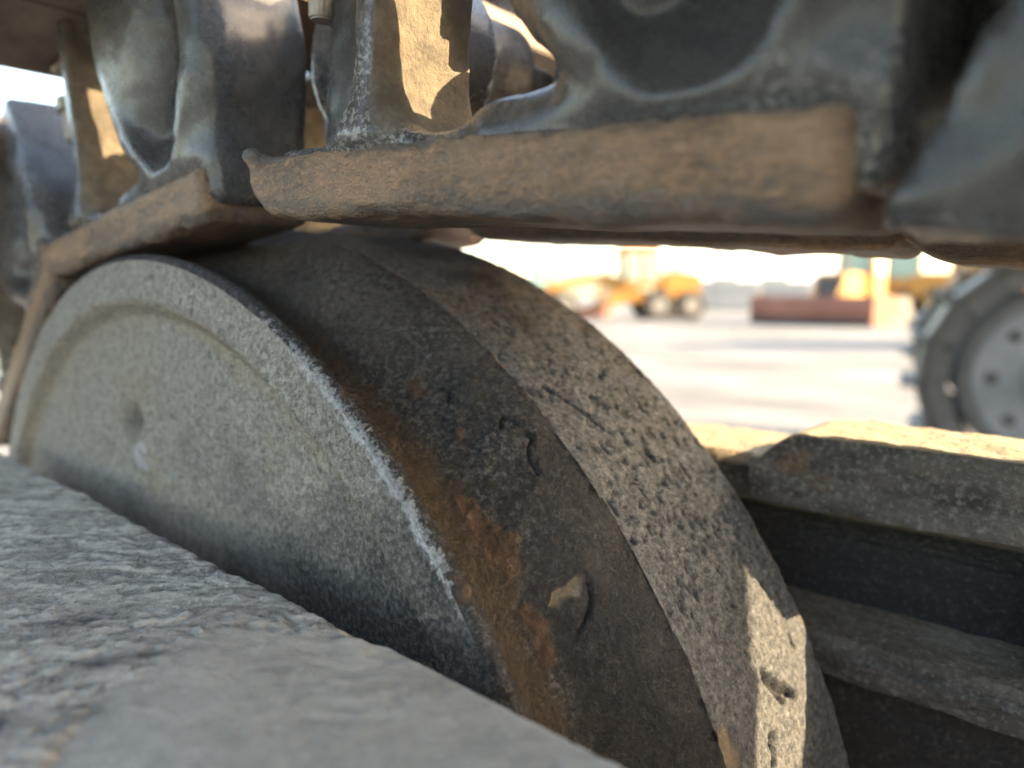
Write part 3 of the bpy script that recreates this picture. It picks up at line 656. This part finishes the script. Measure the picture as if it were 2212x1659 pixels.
def sh_top(V):   # slanted, rounded left end of the upper block
    x = V[:, 0] - 0.83; t = np.clip(.07 - x, 0, .07) / .07
    V[:, 2] -= 0.045 * t ** 2.0 * sstep(.60, .72, V[:, 2]); return V
extrude_profile([(.610, .612), (.600, .69), (.601, .722), (.606, .727), (.800, .722), (.812, .71), (.815, .60), (.70, .598)], 0.815, 1.18, 90, d_beam, a_beam, 'upper_block', M['beam'], sh_top, fb)
extrude_profile([(.63, .40), (.630, .560), (.80, .705), (.82, .705), (.82, .40)], 1.185, 3.4, 120, d_beam, a_beam, 'unseen_shade_block', M['beam'], None, fb)  # unseen block added to bound the sun patch on the flange
extrude_profile([(.70, .50), (.685, .55), (.80, .59), (.81, .10), (.81, -.9), (.70, -.9), (.69, .30), (.695, .45)], 0.50, 3.4, 180, d_beam, a_beam, 'web_plate', M['beam'], None, fb)
extrude_profile([(.60, .365), (.59, .40), (.605, .425), (.688, .45), (.688, .34)], 0.72, 3.4, 200, d_beam, lambda V, N: dict(dust=sstep(.3, .8, N[:, 1]) * .2, black=0 * V[:, 0]), 'lower_ledge', M['beam'], None, fb)
extrude_profile([(.64, .60), (.635, .655), (.66, .672), (.86, .672), (.87, .60)], 0.50, 0.86, 60, d_beam, a_beam, 'end_step', M['beam'], None, fb)

# ------------------------------------------------------------------ background machines (metres; local x = camera right, y = away, z = up)
YAW = math.atan2(CX.y, CX.x)
def place(px, d, dz=0.0):
    """ground point seen at column px (2212-wide frame) at horizontal distance d"""
    xc = (px - 1106) / 1540 * d; f = Vector((CF.x, CF.y, 0)).normalized()
    p = Vector(CAMP) + CX * xc + f * d; return (p.x, p.y, GZ + dz)
def prism(name, pts, y0, y1, mat, parent, bev=0.03):
    bm = bmesh.new(); a = [bm.verts.new((x, y0, z)) for x, z in pts]; b = [bm.verts.new((x, y1, z)) for x, z in pts]; n = len(pts)
    bm.faces.new(a); bm.faces.new(b[::-1])
    for i in range(n): bm.faces.new((a[i], b[i], b[(i + 1) % n], a[(i + 1) % n]))
    bmesh.ops.recalc_face_normals(bm, faces=bm.faces)
    if bev: bmesh.ops.bevel(bm, geom=list(bm.edges), offset=bev, segments=2, affect='EDGES')
    me = bpy.data.meshes.new(name); bm.to_mesh(me); bm.free(); return link(name, me, parent, mat)
def box(name, lo, hi, mat, parent, bev=0.03):
    return link(name, boxes_mesh(name, [(lo, hi)], None, 1.0, bev), parent, mat)
def disc(name, c, r, w, mat, parent, axis='y', bev=0.06, seg=40):
    bm = bmesh.new(); bmesh.ops.create_cone(bm, cap_ends=True, segments=seg, radius1=r, radius2=r, depth=w)
    bmesh.ops.bevel(bm, geom=[e for e in bm.edges if e.calc_face_angle(0) > 1], offset=bev, segments=3, affect='EDGES')
    rot = Matrix.Rotation(0 if axis == 'z' else math.pi / 2, 3, 'X' if axis == 'y' else 'Y')
    bmesh.ops.rotate(bm, verts=bm.verts, cent=(0, 0, 0), matrix=rot); bmesh.ops.translate(bm, verts=bm.verts, vec=c)
    me = bpy.data.meshes.new(name); bm.to_mesh(me); bm.free()
    for p in me.polygons: p.use_smooth = len(p.vertices) < 20
    return link(name, me, parent, mat)
def bar(name, a, b, r, mat, parent, seg=10):
    a, b = Vector(a), Vector(b); bm = bmesh.new(); bmesh.ops.create_cone(bm, cap_ends=True, segments=seg, radius1=r, radius2=r, depth=(b - a).length)
    q = (b - a).to_track_quat('Z', 'Y').to_matrix(); bmesh.ops.rotate(bm, verts=bm.verts, cent=(0, 0, 0), matrix=q); bmesh.ops.translate(bm, verts=bm.verts, vec=(a + b) / 2)
    me = bpy.data.meshes.new(name); bm.to_mesh(me); bm.free(); return link(name, me, parent, mat)

def grader():
    t = thing('motor_grader', 'yellow motor grader with green tinted cab glass parked across the yard', 'grader', place(1335, 33), (0, 0, YAW + .12))
    prism('engine_hood', [(1.95, .85), (1.85, 2.05), (2.3, 2.2), (3.55, 2.1), (3.65, .95)], -.75, .75, M['yellow'], t)
    box('radiator_grille', (3.64, -.6, 1.05), (3.7, .6, 1.95), M['black'], t, .01)
    prism('front_frame', [(-3.4, 1.25), (-3.4, 1.62), (-1.6, 2.05), (-.2, 2.0), (.3, 1.3), (2.0, 1.1), (2.0, .75), (.1, .85), (-.6, 1.6), (-1.5, 1.68), (-3.1, 1.25)], -.22, .22, M['yellow'], t)
    prism('articulation_frame', [(-.7, .75), (-.2, 1.9), (.25, 1.95), (1.2, .95), (1.7, .7)], -.55, .55, M['yellow'], t)
    c = prism('cab', [(.1, 1.45), (.0, 3.15), (1.65, 3.2), (1.8, 1.5)], -.7, .7, M['yellow'], t)
    prism('side_glass', [(.2, 1.75), (.13, 3.0), (.78, 3.02), (.8, 1.75)], -.725, -.70, M['glass'], c, .004)
    prism('side_glass', [(.9, 1.75), (.88, 3.02), (1.55, 3.05), (1.66, 1.75)], -.725, -.70, M['glass'], c, .004)
    box('front_glass', (.02, -.6, 1.75), (.05, .6, 3.0), M['glass'], c, .004)
    box('cab_roof', (-.12, -.8, 3.2), (1.85, .8, 3.32), M['yellow'], t)
    bar('exhaust_stack', (2.5, .2, 2.1), (2.5, .2, 2.9), .07, M['black'], t)
    for x in (1.55, 3.05):
        for y in (-1.0, 1.0):
            wl = disc('wheel', (x, y, .66), .66, .42, M['tyre'], t); disc('rim', (x, y * 1.20, .66), .34, .06, M['rim'], wl, bev=.01)
    for y in (-1.0, 1.0):
        wl = disc('front_wheel', (-2.75, y, .64), .64, .38, M['tyre'], t); disc('rim', (-2.75, y * 1.19, .64), .34, .06, M['rim'], wl, bev=.01)
    bar('front_axle', (-2.75, -.9, .66), (-2.75, .9, .66), .11, M['yellow'], t)
    bar('lift_cylinder', (-1.0, -.45, .55), (-.6, -.3, 2.25), .07, M['yellow'], t); bar('lift_cylinder', (-1.0, .45, .55), (-.6, .3, 2.25), .07, M['yellow'], t)
    disc('turn_circle', (-.6, 0, .72), .75, .1, M['yellow'], t, 'z', bev=.01)
    prism('mouldboard', [(-1.75, .06), (-1.8, .32), (-1.7, .6), (-1.6, .6), (-1.66, .3), (-1.6, .06)], -1.7, 1.7, M['blade'], t, .01).rotation_euler = (0, 0, math.radians(-52))
    return t
grader()

def red_dozer():
    t = thing('bulldozer', 'yellow bulldozer with wide rust red blade facing the camera across the yard', 'bulldozer', place(1790, 26), (0, 0, YAW - .85))
    b = prism('blade', [(-.05, .03), (-.17, .35), (-.20, .72), (-.08, 1.08), (.02, 1.08), (-.08, .7), (-.05, .35), (.08, .03)], -2.3, 2.3, M['blade'], t, .01)
    b.rotation_euler = (0, 0, math.pi / 2); b.location = (-.75, 0, 0)
    prism('cutting_edge', [(-.11, .02), (-.19, .26), (-.16, .27), (-.08, .02)], -2.28, 2.28, M['black'], b, .004)
    for x in (-3.06, 1.56): prism('end_plate', [(-.2, .03), (-.2, 1.05), (.6, 1.18), (1.9, 1.0), (2.3, .55), (1.3, .12), (.5, .03)], -.03, .03, M['rustor'], t, .005); e = t.children[-1]; e.rotation_euler = (0, 0, math.pi / 2); e.location = (x, 0, 0)
    for x in (-1.95, .95):
        tr = prism('track', [(.9, .25), (1.2, .0), (4.0, .0), (4.35, .25), (4.3, .75), (3.9, 1.05), (1.3, .95), (.9, .65)], -.28, .28, M['track'], t, .04); tr.rotation_euler = (0, 0, math.pi / 2); tr.location = (x, 0, 0)
        bar('push_arm', (x + (.42 if x > 0 else -.42), .1, .5), (x + (.42 if x > 0 else -.42), 3.0, .6), .12, M['rustor'], t)
    box('hood', (-1.05, .9, .8), (.05, 2.9, 1.95), M['yellow'], t, .06); box('radiator_grille', (-.95, .86, .95), (-.05, .9, 1.8), M['black'], t, .01)
    c = box('cab', (-1.15, 2.9, 1.0), (.25, 4.2, 2.95), M['yellow'], t, .06)
    box('front_glass', (-1.05, 2.86, 2.0), (.15, 2.9, 2.8), M['glass'], c, .005); box('side_glass', (.25, 3.05, 1.9), (.28, 4.05, 2.8), M['glass'], c, .005)
    box('cab_roof', (-1.25, 2.8, 2.95), (.35, 4.3, 3.08), M['yellow'], t); bar('exhaust_stack', (-.4, 1.9, 1.9), (-.4, 1.9, 2.8), .07, M['black'], t)
    for x in (-1.0, 0.0): bar('lift_cylinder', (x, .2, .75), (x, 1.2, 1.9), .07, M['yellow'], t)
    return t
red_dozer()

def loader():
    t = thing('wheel_loader', 'yellow wheel loader parked behind the rust red blade bulldozer', 'wheel loader', place(1935, 33), (0, 0, YAW - .3))
    box('engine_hood', (.2, -.8, 1.0), (2.4, .8, 2.1), M['yellow'], t, .08); box('front_frame', (-2.2, -.5, .8), (.0, .5, 1.5), M['yellow'], t, .06)
    c = box('cab', (-.7, -.75, 1.4), (.7, .75, 3.2), M['yellow'], t, .05); box('side_glass', (-.6, -.78, 1.9), (.6, -.75, 3.0), M['glass'], c, .004)
    for x in (-1.6, 1.5):
        for y in (-.95, .95):
            wl = disc('wheel', (x, y, .75), .75, .5, M['tyre'], t); disc('rim', (x, y * 1.25, .75), .36, .05, M['rim'], wl, bev=.01)
    for y in (-.4, .4): bar('lift_arm', (-.6, y, 1.9), (-3.0, y, .6), .12, M['yellow'], t)
    prism('bucket', [(-3.0, .1), (-3.1, .9), (-3.4, 1.0), (-4.0, .1)], -1.3, 1.3, M['yellow'], t, .03)
loader()

def near_dozer():
    """crawler standing to the right, the front of its track in view"""
    D = 3.2; t = thing('bulldozer', 'close dark crawler track and pale idler wheel at the right edge', 'bulldozer', place(2300, D), (0, 0, YAW - .50))
    L, R0, zc = 2.9, .55, .70
    def ring(u):
        c = 2 * math.pi * R0; per = c + 2 * L; u = (u % 1) * per
        if u < math.pi * R0: a = math.pi / 2 + u / R0; return (R0 * math.cos(a), zc + R0 * math.sin(a), a)
        u -= math.pi * R0
        if u < L: return (u, zc - R0, 3 * math.pi / 2)
        u -= L
        if u < math.pi * R0: a = -math.pi / 2 + u / R0; return (L + R0 * math.cos(a), zc + R0 * math.sin(a), a)
        u -= math.pi * R0; return (L - u, zc + R0, math.pi / 2)
    n = 46
    sh = boxes_mesh('shoe', [((-.105, -.30, 0), (.085, .30, .02)), ((-.105, -.30, .02), (-.085, .30, .085))], M['track'], 1.0, .004)
    lk = boxes_mesh('chain_link', [((-.11, -.17, -.11), (.11, -.09, 0))], M['track'], 1.0, .015); lk2 = boxes_mesh('chain_link', [((-.11, .09, -.11), (.11, .17, 0))], M['track'], 1.0, .015)
    for side, yy in enumerate((0.0, 2.0)):
        for i in range(n):
            x, z, a = ring(i / n)
            for nm, me in (('shoe', sh), ('chain_link', lk), ('chain_link', lk2)):
                o = link(nm, me, t); o.location = (x, yy, z); o.rotation_euler = (0, math.pi / 2 - a, 0)
        idl = disc('idler_wheel', (0, yy, zc), .42, .14, M['palesteel'], t, bev=.02)
        [disc('bolt', (.27 * math.cos(k * .785), yy - .08, zc + .27 * math.sin(k * .785)), .03, .04, M['track'], idl, bev=.005, seg=8) for k in range(8)]; disc('rim_ring', (0, yy - .075, zc), .40, .012, M['track'], idl, bev=.002); disc('dish', (0, yy - .084, zc), .35, .012, M['palesteel'], idl, bev=.002); disc('hub', (0, yy - .09, zc), .15, .08, M['palesteel'], idl, bev=.01); disc('hub_cap', (0, yy - .14, zc), .07, .05, M['pin'], idl, bev=.01)
        disc('sprocket', (L, yy, zc), .38, .1, M['track'], t, bev=.02)
        box('track_frame', (.25, yy - .16, zc - .26), (L - .3, yy + .16, zc + .2), M['yellow'], t, .04)
        for k in range(5): disc('track_roller', (.55 + k * .45, yy, zc - .30), .11, .34, M['track'], t, bev=.02)
    box('hull', (.3, .35, .55), (3.4, 1.65, 1.3), M['yellow'], t, .08); box('hood', (.0, .55, 1.3), (1.6, 1.45, 2.1), M['yellow'], t, .06)
    c = box('cab', (1.6, .35, 1.3), (3.0, 1.65, 3.0), M['yellow'], t, .06); box('side_glass', (1.75, .32, 1.9), (2.85, .35, 2.8), M['glass'], c, .004)
    return t
near_dozer()

def excavator():
    t = thing('excavator', 'yellow excavator with curved boom behind the close crawler track', 'excavator', place(2205, 15), (0, 0, YAW))
    for y in (-1.1, 1.1): prism('track', [(-1.6, .2), (-1.3, .0), (1.6, .0), (1.9, .3), (1.6, .75), (-1.3, .75), (-1.65, .5)], y - .3, y + .3, M['track'], t, .05)
    disc('turntable', (.1, 0, .88), .7, .25, M['black'], t, 'z', bev=.02)
    box('house', (-.9, -1.2, 1.0), (2.2, 1.2, 2.1), M['yellow'], t, .08); c = box('cab', (-1.2, -1.25, 1.0), (.1, -.3, 2.7), M['yellow'], t, .06)
    box('side_glass', (-1.05, -1.28, 1.6), (-.05, -1.25, 2.55), M['glass'], c, .004)
    # curved boom dropping to a stick and bucket on the left
    pts = [(-.2, 1.5), (-.6, 1.66), (-1.1, 1.62), (-1.5, 1.4), (-1.75, 1.0), (-1.8, .75)]
    out = [(x - .18 * (z - 1.0) / 1.2 + .12, z + .12) for x, z in pts]; inn = [(x + .14, z - .16) for x, z in pts[::-1]]
    prism('boom', out + inn, -.2, .2, M['yellow'], t, .03)
    prism('bucket', [(-1.9, 1.1), (-1.4, 1.1), (-1.2, .6), (-1.5, .2), (-2.0, .3), (-1.7, .55)], -.5, .5, M['yellow'], t, .03)
    return t
excavator()

for px, d, wd, lab in ((1545, 55, 6.0, 'dark grey shipping container behind the grader'), (1655, 57, 5.8, 'dark grey shipping container behind the rust red blade'), (1985, 52, 6.0, 'dark grey shipping container between the two bulldozers')):
    t = thing('shipping_container', lab, 'container', place(px, d), (0, 0, YAW + random.uniform(-.05, .05)), 'containers at the back of the yard')
    box('shell', (-wd / 2, -1.2, .05), (wd / 2, 1.2, 2.25), M['cont'], t, .03)
    r0 = boxes_mesh('corrugation', [((-wd / 2 + .2 + k * .3, -1.25, .2), (-wd / 2 + .35 + k * .3, -1.2, 2.1)) for k in range(int(wd / .3) - 1)], M['cont'], 1.0)
    o = link('corrugation', r0, t); tag(o, kind='stuff')
t = thing('warehouse', 'pale white warehouse far behind the grader', 'warehouse', place(1640, 120), (0, 0, YAW))
box('wall', (-14, -6, 0), (14, 6, 6.0), M['white'], t, .05); prism('roof', [(-14.5, 6.0), (0, 7.6), (14.5, 6.0)], -6.4, 6.4, M['white'], t, .05)
for x in (-8, 0, 8): box('door', (x - 2, -6.08, 0), (x + 2, -6.0, 4.2), M['cont'], t, .02)
t = thing('farm_tractor', 'teal tractor parked left of the grader far across the yard', 'tractor', place(1150, 46), (0, 0, YAW + .2))
box('hood', (-2.0, -.45, 1.0), (.0, .45, 1.75), M['teal'], t, .08); c = box('cab', (.0, -.7, 1.1), (1.4, .7, 3.0), M['teal'], t, .06)
box('side_glass', (.12, -.73, 1.75), (1.28, -.7, 2.85), M['glass'], c, .004)
for y in (-.8, .8):
    disc('rear_wheel', (.8, y, .85), .85, .45, M['tyre'], t); disc('front_wheel', (-1.6, y, .55), .55, .35, M['tyre'], t)
